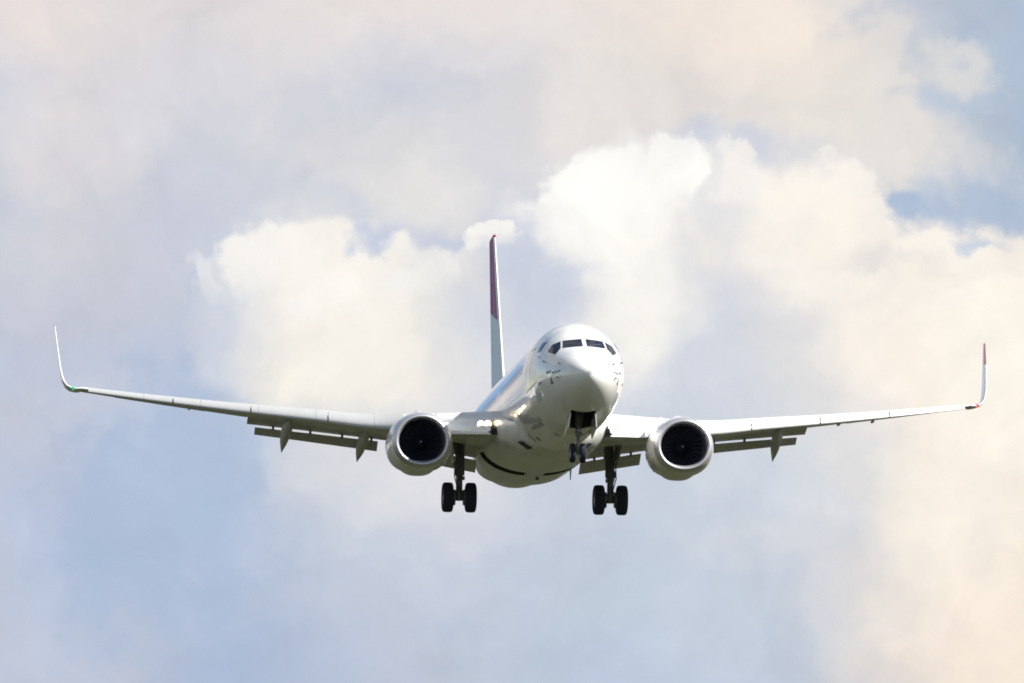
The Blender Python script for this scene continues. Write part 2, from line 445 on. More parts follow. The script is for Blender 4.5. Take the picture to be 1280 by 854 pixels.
class MB:
    def __init__(self):
        self.v = []
        self.f = []
    def add(self, verts, faces):
        k = len(self.v)
        self.v += [tuple(map(float, p)) for p in verts]
        self.f += [tuple(i + k for i in f) for f in faces]
        return self
    def loft(self, rings, closed=True, cap0=True, cap1=True, skip=None):
        rings = [np.asarray(r, float) for r in rings]
        n = len(rings[0])
        v = [tuple(p) for r in rings for p in r]
        f = []
        for i in range(len(rings) - 1):
            for j in range(n if closed else n - 1):
                if skip and skip(i, j):
                    continue
                a, b = i * n + j, i * n + (j + 1) % n
                f.append((a, b, b + n, a + n))
        if cap0:
            f.append(tuple(range(n)))
        if cap1:
            f.append(tuple(range((len(rings) - 1) * n, len(rings) * n)))
        return self.add(v, f)
    def tube(self, pts, r, n=14):
        pts = [np.asarray(p, float) for p in pts]
        rr = r if isinstance(r, (list, tuple)) else [r] * len(pts)
        rings = []
        for i, p in enumerate(pts):
            d = (pts[min(i + 1, len(pts) - 1)] - pts[max(i - 1, 0)])
            d /= np.linalg.norm(d)
            u = np.cross(d, (0.3, 0.9, 0.2) if abs(d[1]) < 0.8 else (1, 0, 0))
            u /= np.linalg.norm(u)
            w = np.cross(d, u)
            rings.append([p + rr[i] * (math.cos(t) * u + math.sin(t) * w) for t in np.linspace(0, 2 * math.pi, n, endpoint=False)])
        return self.loft(rings)
    def box(self, c, h):
        x, y, z = c
        a, b, d = h
        v = [(x + i * a, y + j * b, z + k * d) for i in (-1, 1) for j in (-1, 1) for k in (-1, 1)]
        return self.add(v, [(0, 1, 3, 2), (4, 6, 7, 5), (0, 4, 5, 1), (2, 3, 7, 6), (0, 2, 6, 4), (1, 5, 7, 3)])
    def slab(self, quad, t):
        """a plate with thickness t from four corners"""
        q = [np.asarray(p, float) for p in quad]
        n = np.cross(q[1] - q[0], q[3] - q[0])
        n = n / np.linalg.norm(n) * t / 2
        return self.add([p + n for p in q] + [p - n for p in q],
                        [(0, 1, 2, 3), (7, 6, 5, 4), (0, 4, 5, 1), (1, 5, 6, 2), (2, 6, 7, 3), (3, 7, 4, 0)])
    def revolve(self, prof, centre, axis='y', n=48, cap0=False, cap1=False, shape=None):
        """profile of (offset along axis, radius) about an axis through centre"""
        rings = []
        for a, r in prof:
            ring = []
            for t in np.linspace(0, 2 * math.pi, n, endpoint=False):
                c, s = math.cos(t) * r, math.sin(t) * r
                if shape:
                    c, s = shape(c, s, r, a)
                ring.append((centre[0] + c, centre[1] + a, centre[2] + s) if axis == 'y' else (centre[0] + a, centre[1] + c, centre[2] + s))
            rings.append(ring)
        return self.loft(rings, cap0=cap0, cap1=cap1)
    def build(self, name, mat, parent, sharp=35):
        return link(name, self.v, self.f, mat, parent, sharp)

def pchip(xs, ys):
    xs = np.asarray(xs, float)
    ys = np.asarray(ys, float)
    h = np.diff(xs)
    d = np.diff(ys) / h
    m = np.zeros(len(xs))
    m[0], m[-1] = d[0], d[-1]
    for i in range(1, len(xs) - 1):
        if d[i - 1] * d[i] > 0:
            w1, w2 = 2 * h[i] + h[i - 1], h[i] + 2 * h[i - 1]
            m[i] = (w1 + w2) / (w1 / d[i - 1] + w2 / d[i])
    def f(x):
        x = min(max(x, xs[0]), xs[-1])
        i = min(max(int(np.searchsorted(xs, x)) - 1, 0), len(xs) - 2)
        t = (x - xs[i]) / h[i]
        return float((2*t**3 - 3*t*t + 1) * ys[i] + (t**3 - 2*t*t + t) * h[i] * m[i] + (-2*t**3 + 3*t*t) * ys[i+1] + (t**3 - t*t) * h[i] * m[i+1])
    return f

# ------------------------------------------------------------------ setting: ground
gm = MB()
G = 26000
gm.add([(-G, -G, 0), (G, -G, 0), (G, G, 0), (-G, G, 0)], [(0, 1, 2, 3)])
ground = gm.build('ground', ground_material(), None)
ground['kind'] = 'structure'

# ------------------------------------------------------------------ the airliner
# local axes: +X port (left wing), +Y aft from the nose, +Z up; metres
YAW, PIT, ROL, OX, OZ, DIST = 0.0957, -0.10914350791208716, 0.00953534341176168, 1.0258050441676894, -3.5289745237604144, 300.311
Rz = Matrix.Rotation(YAW, 4, 'Z')
Rx = Matrix.Rotation(PIT, 4, 'X')
Ry = Matrix.Rotation(ROL, 4, 'Y')
BASE = Vector((0, 18, 0))
root = bpy.data.objects.new('airliner', None)
scene.collection.objects.link(root)
root.empty_display_size = 3
root['label'] = 'white twin-engine passenger jet with landing gear and flaps down, flying against the clouds'
root['category'] = 'airplane'
pose = Matrix.Translation(CAM_POS) @ Matrix.Rotation(rad(CAM_EL), 4, 'X') @ Matrix.Translation((OX, DIST, OZ)) @ Rx @ Rz @ Ry @ Matrix.Translation(Vector((0, 0, -2.5)))
root.matrix_world = pose
anchor = []           # every mesh below is drawn in nose-datum coordinates and shifted to the Empty at the end

# ---- fuselage
S_ = [0, .003, .01, .03, .1, .3, .7, 1.2, 1.8, 2.6, 3.5, 4.5, 6, 9, 26, 28, 30, 32, 34, 36, 37.4, 38.0]
TOP = [3.0, 3.038, 3.07, 3.12, 3.22, 3.40, 3.66, 3.90, 4.14, 4.58, 4.98, 5.22, 5.39, 5.42, 5.42, 5.41, 5.38, 5.32, 5.22, 5.05, 4.85, 4.66]
BOT = [3.0, 2.955, 2.92, 2.86, 2.74, 2.54, 2.28, 2.05, 1.84, 1.64, 1.48, 1.38, 1.31, 1.30, 1.30, 1.42, 1.78, 2.30, 2.90, 3.52, 3.98, 4.26]
HW = [0, .042, .075, .13, .27, .50, .78, 1.02, 1.23, 1.43, 1.59, 1.69, 1.76, 1.78, 1.78, 1.75, 1.62, 1.40, 1.04, .62, .32, .16]
ZM = [3.0, 3.0, 3.0, 3.0, 3.0, 3.0, 3.02, 3.06, 3.12, 3.22, 3.32, 3.38, 3.42, 3.43, 3.43, 3.48, 3.62, 3.82, 4.06, 4.30, 4.42, 4.46]
fT, fB, fW, fZ = (pchip(S_, a) for a in (TOP, BOT, HW, ZM))
def fus(s, th):
    c, sn = math.cos(th), math.sin(th)
    zm = fZ(s)
    return np.array((fW(s) * c, s, zm + ((fT(s) - zm) if sn > 0 else (zm - fB(s))) * sn))
def fus_n(s, th):
    e = 1e-3
    n = np.cross(fus(s, th + e) - fus(s, th - e), fus(s + e, th) - fus(max(s - e, 1e-4), th))
    n /= np.linalg.norm(n)
    o = fus(s, th) - np.array((0, s, fZ(s)))
    return n if n @ o > 0 else -n
def th_at(s, z, side):
    """angle on the ring where the skin reaches height z; side +1 port, -1 starboard"""
    zm = fZ(s)
    r = (z - zm) / ((fT(s) - zm) if z > zm else (zm - fB(s)))
    t = math.asin(max(-1, min(1, r)))
    return t if side > 0 else math.pi - t
NTH = 224
ths = np.linspace(0, 2 * math.pi, NTH, endpoint=False)
ss = sorted(set([0.0006, .0015, 0.004, .007, .012, .02, .03, .06, .1, .15, .22, .3, .4, .5, .6, .7, .85, 1.0, 1.2, 1.4, 1.6, 1.8, 2.0, 2.2, 2.45, 2.8, 3.1, 3.45, 3.8, 4.15] + [round(v, 3) for v in np.arange(4.3, 13.45, .15)]
              + [round(v, 3) for v in np.arange(1.1, 3.46, .05)] + list(np.arange(13.5, 26.1, .5)) + list(np.arange(26.5, 37.6, .5)) + [37.8, 38.0]))
BAY = (2.0, 4.15)
def skip_f(i, j):
    s0, s1 = ss[i], ss[i + 1]
    t = ths[j] + math.pi / NTH
    p = fus((s0 + s1) / 2, t)
    if s0 >= BAY[0] - 1e-6 and s1 <= BAY[1] + 1e-6 and math.sin(t) < 0 and abs(p[0]) < 0.44:
        return True                                                     # nose gear bay
    if s0 >= 14.4 and s1 <= 22.6 and p[2] < 2.0:
        return True                                                     # covered by the fairing
    return False
fm = MB()
fm.loft([[fus(s, t) for t in ths] for s in ss], skip=skip_f)
fuselage = fm.build('fuselage', M['white'], root, 40)
anchor.append(fuselage)

def part(mb, name, mat, parent=None, sharp=35):
    o = mb.build(name, mat, parent or root, sharp)
    anchor.append(o)
    return o

# skin patch that follows the fuselage, given a map (u,v in 0..1) -> (s, theta)
def patch(fn, nu=8, nv=8, off=0.006):
    v = []
    for i in range(nu + 1):
        for j in range(nv + 1):
            s, t = fn(i / nu, j / nv)
            v.append(fus(s, t) + fus_n(s, t) * off)
    f = [(i * (nv + 1) + j, i * (nv + 1) + j + 1, (i + 1) * (nv + 1) + j + 1, (i + 1) * (nv + 1) + j) for i in range(nu) for j in range(nv)]
    return v, f
def front_hit(x, z):
    """skin point seen straight from the front at (x, z): returns (s, theta)"""
    lo, hi = 0.0006, 9.0
    for _ in range(50):
        s = (lo + hi) / 2
        zm = fZ(s)
        a = x / max(fW(s), 1e-6)
        b = (z - zm) / ((fT(s) - zm) if z > zm else (zm - fB(s)))
        if a * a + b * b > 1:
            lo = s
        else:
            hi = s
    s = (lo + hi) / 2
    zm = fZ(s)
    a = x / fW(s)
    b = (z - zm) / ((fT(s) - zm) if z > zm else (zm - fB(s)))
    return s, math.atan2(b, a)
def pane(corners, off=0.008):
    """glass pane from four (x, z) corners seen from the front"""
    q = [np.array(c, float) for c in corners]
    def fn(u, v):
        p = (q[0] * (1 - u) + q[1] * u) * (1 - v) + (q[3] * (1 - u) + q[2] * u) * v
        return front_hit(*p)
    return MB().add(*patch(fn, 10, 10, off))
for sg in (-1, 1):
    part(pane([(sg * .072, 4.10), (sg * .765, 4.065), (sg * .71, 4.37), (sg * .072, 4.425)]), 'windshield_pane', M['glass'], fuselage)
    lower = [(.83, 4.055), (1.03, 3.82), (1.21, 3.96)]
    upper = [(.785, 4.36), (1.06, 4.25), (1.22, 4.0)]
    def side(u, v, k=sg):
        i = 0 if u < .5 else 1
        f = u * 2 - i
        a = [lower[i][q] * (1 - f) + lower[i + 1][q] * f for q in (0, 1)]
        c = [upper[i][q] * (1 - f) + upper[i + 1][q] * f for q in (0, 1)]
        return front_hit(k * (a[0] * (1 - v) + c[0] * v), a[1] * (1 - v) + c[1] * v)
    part(MB().add(*patch(side, 12, 8, .008)), 'side_pane', M['glass'], fuselage)
    part(MB().add(*patch(lambda u, v, k=sg: (3.45 + .45 * u, th_at(3.45 + .45 * u, 4.10 + .34 * v - .03 * u, k)), 6, 6, .008)), 'rear_pane', M['glass'], fuselage)
    # wiper
    w = [front_hit(sg * a, b) for a, b in ((.10, 4.085), (.35, 4.17), (.62, 4.22))]
    part(MB().tube([fus(*p) + fus_n(*p) * .02 for p in w], .008, 6), 'wiper', M['mark'], fuselage)
# cabin windows
WZ = 3.78
for sg in (-1, 1):
    for k in range(44):
        s0 = 6.9 + k * .508
        if k in (17, 19):
            continue
        def fn(u, v, s0=s0, sg=sg):
            a = (u - .5) * 2
            b = (v - .5) * 2
            return s0 + .115 * a * math.sqrt(1 - .32 * b * b), th_at(s0, WZ + .175 * b * math.sqrt(1 - .32 * a * a), sg)
        part(MB().add(*patch(fn, 4, 5, .006)), 'cabin_window', M['cabin_glass'], fuselage)
# doors: seals drawn as narrow strips
def strip(pts, w, off=.005):
    mb = MB()
    P = [fus(*p) + fus_n(*p) * off for p in pts]
    Nn = [fus_n(*p) for p in pts]
    v = []
    for i, p in enumerate(P):
        d = P[min(i + 1, len(P) - 1)] - P[max(i - 1, 0)]
        d /= np.linalg.norm(d)
        c = np.cross(d, Nn[i])
        v += [p + c * w / 2, p - c * w / 2]
    mb.add(v, [(2 * i, 2 * i + 1, 2 * i + 3, 2 * i + 2) for i in range(len(P) - 1)])
    return mb
for sg in (-1, 1):
    for (a, b, z0, z1) in ((4.55, 5.40, 2.55, 4.30), (29.6, 30.4, 2.65, 4.30)):
        pts = []
        for k in range(41):
            q = k / 40 * 4
            i = int(min(q, 3.999))
            f = q - i
            c = [(a, z0), (b, z0), (b, z1), (a, z1), (a, z0)]
            s = c[i][0] * (1 - f) + c[i + 1][0] * f
            z = c[i][1] * (1 - f) + c[i + 1][1] * f
            pts.append((s, th_at(s, z, sg)))
        part(strip(pts, .03), 'door_seal', M['seam'], fuselage)
# name and emblem by the nose, static ports and probes
def marks(items, name, mat):
    mb = MB()
    for (s0, s1, z0, z1, sg) in items:
        mb.add(*patch(lambda u, v: (s0 + (s1 - s0) * u, th_at(s0 + (s1 - s0) * u, z0 + (z1 - z0) * v, sg)), 2, 2, .005))
    part(mb, name, mat, fuselage)
for sg in (-1, 1):
    # a short name in small dark capitals (too small to read), one joined band per word
    def glyphs(s0, n, zc, seed):
        rr = random.Random(seed)
        it = [(s0, s0 + n * .105 - .02, zc - .010, zc + .014, sg)]
        q = s0
        for k in range(n):
            top, bot = rr.choice(((.05, .05), (.05, .02), (.05, .05), (.02, .05)))
            it.append((q, q + .04, zc - bot - .012, zc + top + .012, sg))
            if rr.random() < .6:
                it.append((q + .045, q + .085, zc - bot * rr.random(), zc + top, sg))
            q += .105
        return it
    marks(glyphs(1.05, 6, 3.13, 3), 'name_lettering', M['mark'])
    marks(glyphs(1.78, 4, 3.17, 8), 'name_lettering', M['mark'])
    marks([(1.62, 1.86, 2.74, 2.81, sg), (1.66, 1.82, 2.81, 2.90, sg), (1.70, 1.78, 2.90, 3.0, sg)], 'emblem', M['mark'])
    marks([(2.85, 3.20, 2.84, 2.93, sg)], 'placard', M['mark'])
    marks([(3.3, 3.42, 3.82, 3.90, sg)], 'static_port', M['mark'])
    for (s, z) in ((1.22, 2.93), (1.25, 3.42), (2.6, 3.62)):
        t = th_at(s, z, sg)
        p = fus(s, t)
        n = fus_n(s, t)
        part(MB().tube([p, p + n * .045, p + n * .06 + np.array((0, -.12, 0))], [.035, .025, .015], 8), 'pitot_probe', M['mark'], fuselage)
# nose gear bay, its doors
bay = MB()
z0 = 2.35
xs = .43
sb = np.linspace(BAY[0], BAY[1], 6)
def bz(s):
    return fus(s, th_at(s, fB(s) + .03, 1))[2]
bay.add([(-xs, BAY[0], 1.84), (xs, BAY[0], 1.84), (xs, BAY[1], 1.46), (-xs, BAY[1], 1.46), (-xs, BAY[0], z0), (xs, BAY[0], z0), (xs, BAY[1], z0), (-xs, BAY[1], z0)],
        [(0, 1, 5, 4), (1, 2, 6, 5), (2, 3, 7, 6), (3, 0, 4, 7), (4, 5, 6, 7)])
part(bay, 'nose_gear_bay', M['dark'], fuselage)
for sg in (-1, 1):
    d = MB()
    d.slab([(sg * .45, 2.2, 1.76), (sg * .45, 3.95, 1.44), (sg * .50, 3.90, 1.02), (sg * .50, 2.30, 1.28)], .035)
    part(d, 'nose_gear_door', M['white'])
# belly fittings
for (s, x, h, c) in ((8.2, 0.0, .16, .34),):
    zb = fB(s)
    part(MB().loft([[(x - .02, s, zb + .05), (x, s - .06, zb + .05), (x + .02, s, zb + .05), (x, s + c, zb + .05)],
                    [(x - .008, s + .12, zb - h), (x, s + .08, zb - h), (x + .008, s + .12, zb - h), (x, s + c, zb - h)]]), 'blade_antenna', M['white'], fuselage)
marks([(6.3, 6.55, 1.36, 1.44, -1)], 'belly_panel', M['mark'])
marks([(9.6, 9.95, 1.50, 1.62, -1)], 'belly_panel', M['mark'])

# ---- wing to body fairing
FS = [10.9, 11.6, 12.4, 13.2, 14.2, 16, 18, 20, 22, 23.2, 24.4, 25.4, 26.4]
FW = [0.9, 1.40, 1.76, 1.98, 2.10, 2.16, 2.17, 2.15, 2.10, 2.02, 1.88, 1.70, 1.4]
FB_ = [1.36, 1.285, 1.23, 1.19, 1.17, 1.17, 1.18, 1.20, 1.22, 1.235, 1.26, 1.30, 1.40]
FT = [2.0, 2.3, 2.5, 2.6, 2.65, 2.65, 2.6, 2.55, 2.5, 2.4, 2.2, 2.0, 1.9]
gW, gB, gT = pchip(FS, FW), pchip(FS, FB_), pchip(FS, FT)
def fair(s, t):
    """t 0..1 from port edge under the belly to starboard edge"""
    a = -math.pi * t
    c, sn = math.cos(a), math.sin(a)
    n = 2 / 2.25
    return np.array((gW(s) * math.copysign(abs(c) ** n, c), s, gT(s) - (gT(s) - gB(s)) * abs(sn) ** n))
fs = list(np.arange(10.9, 26.41, .25))
NF = 72
WELL = (19.2, 20.45)
def well_cell(s, t):
    x = abs(fair(s, t)[0])
    return WELL[0] < s < WELL[1] and .36 < x < 2.02
fr = MB()
rings = [[fair(s, k / NF) for k in range(NF + 1)] for s in fs]
fr.loft(rings, closed=False, cap0=False, cap1=False, skip=lambda i, j: well_cell(fs[i] + .125, (j + .5) / NF))
fairing = part(fr, 'wing_body_fairing', M['belly'])
for sg in (-1, 1):
    w = MB()
    cells = [(i, j) for i in range(len(fs) - 1) for j in range(NF) if well_cell(fs[i] + .125, (j + .5) / NF) and fair(fs[i] + .1, (j + .5) / NF)[0] * sg > 0]
    i0, i1 = min(c[0] for c in cells), max(c[0] for c in cells) + 1
    j0, j1 = min(c[1] for c in cells), max(c[1] for c in cells) + 1
    loop = [(i0, j) for j in range(j0, j1)] + [(i, j1) for i in range(i0, i1)] + [(i1, j) for j in range(j1, j0, -1)] + [(i, j0) for i in range(i1, i0, -1)]
    lo = [np.array(rings[i][j]) for i, j in loop]
    mid = sum(lo) / len(lo)
    hi = [np.array((mid[0] + (p[0] - mid[0]) * .9, p[1], max(p[2] + .35, 1.95))) for p in lo]
    w.loft([lo, hi], cap0=False, cap1=True)
    part(w, 'wheel_well', M['well'], fairing)
    # ram air inlet
    r = MB()
    a, b = (sg * 1.35, 11.9, 1.47), (sg * .95, 12.2, 1.25)
    P = [fair(11.75, .5 - sg * .30), fair(11.75, .5 - sg * .19), fair(12.1, .5 - sg * .19), fair(12.1, .5 - sg * .30)]
    r.slab([p + np.array((sg * .01, -.02, -.03)) for p in P], .05)
    part(r, 'ram_air_inlet', M['dark'], fairing)
for (s, t) in ((21.3, .47),):
    p = fair(s, t)
    part(MB().revolve([(-.1, 0.001), (-.08, .05), (0, .075), (.1, .07), (.2, .001)], (p[0], p[1], p[2] - .01), n=14), 'belly_beacon', M['beacon'], fairing)
p = fair(22.4, .22)
part(MB().loft([[p + np.array(o) for o in ((-.025, -.05, .05), (.025, -.05, .05), (.025, .16, .05), (-.025, .16, .05))],
                [p + np.array(o) for o in ((-.012, .12, -.36), (.012, .12, -.36), (.012, .22, -.36), (-.012, .22, -.36))]]), 'drain_mast', M['mark'], fairing)

# ---- wings
def airfoil(n, thick, camber=.015, xmax=1.0):
    """closed ring: upper surface aft to front, then lower surface front to aft"""
    up, lo = [], []
    for k in range(n + 1):
        x = xmax * (1 - math.cos(math.pi * k / n)) / 2
        t = 5 * thick * (.2969 * math.sqrt(x) - .126 * x - .3516 * x * x + .2843 * x ** 3 - .1030 * x ** 4)
        c = camber * 4 * x * (1 - x) * (1.1 - .3 * x)
        up.append((x, c + t))
        lo.append((x, c - t))
    return up[::-1] + lo[1:]
zl = pchip([1.0, 2.3, 4.6, 6.5, 8.3, 11.2, 14.1, 16.5, 17.3], [2.43, 2.52, 2.66, 2.80, 3.06, 3.46, 3.89, 4.27, 4.40])
def s_le(x):
    return 16.6 + (x - 6) * .523 if x > 6 else 16.6 - (6 - x) * .70
s_te = pchip([1.0, 5.6, 6.2, 17.3], [21.75, 21.75, 21.82, 24.05])
thick = pchip([1.0, 2, 5, 9, 17.3], [.145, .14, .125, .115, .10])
inc = pchip([1.0, 5, 17.3], [1.6, 1.0, -1.0])
SLAT_GAP = .16
def wing_ring(x, sg, xmax=1.0, n=26):
    le, te = s_le(x) + SLAT_GAP, s_te(x)
    c = te - le
    a = rad(inc(x))
    z0 = zl(x) + .06
    out = []
    for u, w in airfoil(n, thick(x), .018, xmax):
        out.append((sg * x, le + c * (u * math.cos(a) + w * math.sin(a)), z0 + c * (w * math.cos(a) - u * math.sin(a))))
    return out
def foil_loft(secs, sg, n=14, camber=.03):
    """secs: (x, s, z, chord, deflection degrees, thickness) at the nose of the foil"""
    rings = []
    for x, s, z, c, d, t in secs:
        a = rad(d)
        rings.append([(sg * x, s + c * (u * math.cos(a) + w * math.sin(a)), z + c * (w * math.cos(a) - u * math.sin(a))) for u, w in airfoil(n, t, camber)])
    return MB().loft(rings)
FLAP_END = 10.72
for sg in (-1, 1):
    w = MB()
    xsn = [1.0, 1.6, 2.2, 3, 3.8, 4.6, 5.3, 6, 7, 8, 9, 10, FLAP_END]
    w.loft([wing_ring(x, sg, .80) for x in xsn] + [wing_ring(x, sg) for x in (FLAP_END + .01, 11.5, 12.5, 13.5, 14.5, 15.5, 16.4, 17.05)])
    wing = part(w, 'wing', M['wing_grey'], None, 50)
    # slats: the nose of the section carried forward and drooped
    bounds = [(5.25, 7.95), (8.0, 10.75), (10.8, 13.6), (13.65, 16.75)]
    for a, b in bounds:
        rings = []
        for x in np.linspace(a, b, 8):
            le, te = s_le(x), s_te(x)
            c = te - le
            ang = rad(-27 + inc(x))
            full = airfoil(40, thick(x) * 1.02, .018)
            front = [q for q in full if q[0] < .145]
            up = [q for q in front if q[1] >= 0 or q[0] < .004]
            loq = [q for q in front if q[1] < 0 and q[0] < .06]
            ring = [q for q in front if (q[1] >= 0) or q[0] < .022]
            zc = zl(x) - .045 * c + .02
            cc = c * 1.0
            R_ = []
            for u, v in ring:
                R_.append((sg * x, le + cc * (u * math.cos(ang) + v * math.sin(ang)), zc + cc * (v * math.cos(ang) - u * math.sin(ang))))
            rings.append(R_)
        k = min(len(r) for r in rings)
        rings = [r[:k] for r in rings]
        part(MB().loft(rings), 'slat', M['slat'], wing, 50)
    # Krueger flap between body and engine
    kr = []
    for x in np.linspace(2.22, 4.3, 6):
        s0, z0_ = s_le(x) + .10, zl(x)
        prof = [(.10, .05), (-.10, .0), (-.23, -.12), (-.28, -.28), (-.25, -.42), (-.19, -.36), (-.10, -.2), (.10, -.10)]
        kr.append([(sg * x, s0 + a, z0_ + b) for a, b in prof])
    part(MB().loft(kr), 'krueger_flap', M['white'], wing, 50)
    # flaps
    def lerp(a, b, f):
        return a + (b - a) * f
    def mainflap(xa, xb, za, zb, ca, cb, d):
        secs = []
        for f in np.linspace(0, 1, 6):
            x, c = lerp(xa, xb, f), lerp(ca, cb, f)
            te_s, te_z = s_te(x) + .30, lerp(za, zb, f)
            secs.append((x, te_s - c * math.cos(rad(d)), te_z + c * math.sin(rad(d)), c, d, .11))
        return foil_loft(secs, sg)
    def aftflap(xa, xb, za, zb, ca, cb, d, gap):
        secs = []
        for f in np.linspace(0, 1, 6):
            x, c = lerp(xa, xb, f), lerp(ca, cb, f)
            secs.append((x, s_te(x) + .30 + .05, lerp(za, zb, f) - gap, c, d, .10))
        return foil_loft(secs, sg)
    za, zb = 2.66, 3.22
    part(mainflap(5.15, FLAP_END - .03, za - .09, zb, 1.45, .95, 19), 'flap', M['flap'], wing)
    part(aftflap(5.75, 10.38, za - .01, zb - .04, .62, .46, 33, .075), 'aft_flap', M['flap'], wing)
    part(mainflap(2.02, 4.72, 2.00, 2.44, 1.7, 1.6, 17), 'flap', M['flap'], wing)
    part(aftflap(1.98, 4.30, 2.00, 2.38, .75, .70, 34, .08), 'aft_flap', M['flap'], wing)
    # flap hinge brackets in the slot between main and aft flap
    for x in (2.5, 2.9, 3.9, 6.0, 7.1, 8.3, 9.7):
        f = (x - 5.15) / 5.54
        zz = lerp(za - .09, zb, f) if x > 5 else lerp(2.0, 2.44, (x - 2.02) / 2.7)
        part(MB().box((sg * x, s_te(x) + .30, zz - .04), (.04, .10, .07)), 'flap_bracket', M['gear'], wing)
    # flap track fairings
    for x, tz, ts in ((4.62, 1.72, 23.6), (6.42, 1.92, 23.8), (9.28, 2.26, 24.2)):
        zu = zl(x) - .10
        rings = []
        for f in np.linspace(0, 1, 15):
            s = lerp(s_te(x) - 2.7, ts, f)
            hingef = max(0, (f - .42) / .58)
            half = .185 * (min(1, f / .22) ** .6 if f < .22 else (1 - max(0, (f - .5) / .5) ** 1.7))
            half = max(half, .004)
            zt = zu - .05 - .10 * f
            zt = lerp(zt, tz + half * .9, hingef ** 1.15)
            dep = max(half * 2.3, .01)
            xo = (.32 * f if sg > 0 else 0.0)
            rings.append([(sg * x + xo + half * math.cos(t), s, zt - dep * .35 + dep * .65 * math.sin(t)) for t in np.linspace(0, 2 * math.pi, 18, endpoint=False)])
        part(MB().loft(rings), 'flap_track_fairing', M['flap'], wing)
    # aileron: a thin seam-bounded surface behind the outer wing
    ail = []
    for x in np.linspace(12.3, 15.7, 5):
        r = wing_ring(x, sg)
        te = np.array(r[0]); 
        c = s_te(x) - s_le(x)
        ail.append([(sg * x, te[1] + .015, te[2] + .012), (sg * x, te[1] - .24 * c, te[2] + .046 * c + .012), (sg * x, te[1] - .24 * c, te[2] + .002), (sg * x, te[1] + .015, te[2] - .012)])
    part(MB().loft(ail), 'aileron', M['wing_grey'], wing)
    # small fuel vent and jack fairings under the outer wing
    for x in (11.6, 13.0):
        c = s_te(x) - s_le(x)
        part(MB().revolve([(-.25, .005), (-.12, .045), (.1, .06), (.4, .04), (.6, .005)], (sg * x, s_le(x) + .45, zl(x) - .17), n=10), 'jack_fairing', M['wing_grey'], wing)
    # vortex generators along the upper skin
    for x in (6.8, 8.1, 9.4, 10.7, 12.0, 13.3, 14.6):
        r = wing_ring(x, sg)
        top = max(r, key=lambda q: q[2])
        part(MB().slab([(sg * x, top[1] - .10, top[2] - .01), (sg * x + sg * .05, top[1] + .10, top[2] - .01), (sg * x + sg * .05, top[1] + .10, top[2] + .05), (sg * x, top[1] - .06, top[2] + .04)], .02), 'vortex_generator', M['seam'], wing)
    # winglet
    path = [(17.04, 4.40, 22.42, 1.56, 0), (17.22, 4.41, 22.52, 1.52, 8), (17.40, 4.46, 22.66, 1.46, 24), (17.55, 4.57, 22.84, 1.39, 44), (17.66, 4.75, 23.05, 1.32, 62),
            (17.73, 5.0, 23.28, 1.25, 74), (17.79, 5.35, 23.58, 1.14, 79), (17.88, 6.2, 24.25, .86, 82), (17.96, 7.05, 24.95, .56, 83), (17.97, 7.12, 25.1, .42, 83)]
    rings = []
    for x, z, s, c, ang in path:
        nx, nz = -math.sin(rad(ang)), math.cos(rad(ang))
        rings.append([(sg * (x + nx * c * v), s + c * u, z + nz * c * v) for u, v in airfoil(16, .085, .01)])
    cut = 7 if sg > 0 else 8
    low = part(MB().loft(rings[:cut + 1]), 'winglet', M['white'], wing, 50)
    part(MB().loft(rings[cut:]), 'winglet_tip', M['red'], low, 50)
    # navigation light in the leading edge at the tip
    x = 17.30
    part(MB().revolve([(-.08, .001), (-.05, .035), (.02, .06), (.25, .07), (.4, .02)], (sg * x, 22.62, 4.44), n=16), 'navigation_light', M['nav_red'] if sg > 0 else M['nav_green'], wing)
    # paired landing lights in the wing root
    for dx in (0, .24):
        c = (sg * (2.31 + dx), s_le(2.31 + dx) + .0, zl(2.3) - .02)
        h = part(MB().revolve([(.25, .05), (.1, .12), (0, .132), (-.01, .128), (.03, .11)], c, n=20), 'landing_light', M['lamp_rim'], wing)
        part(MB().revolve([(.03, .125), (-.02, .120), (-.05, .075), (-.065, .001)], c, n=20, cap0=True), 'lamp_lens', M['lamp'], h)
    # dark wedge put in for the shadow gap between wing nose and body
    part(MB().loft([[(sg * 1.95, 13.55, 2.40), (sg * 2.32, 13.75, 2.18), (sg * 1.98, 13.75, 2.10)], [(sg * 1.9, 14.4, 2.40), (sg * 2.32, 14.4, 2.18), (sg * 1.9, 14.4, 2.10)]]), 'root_gap_shade', M['dark'], wing)

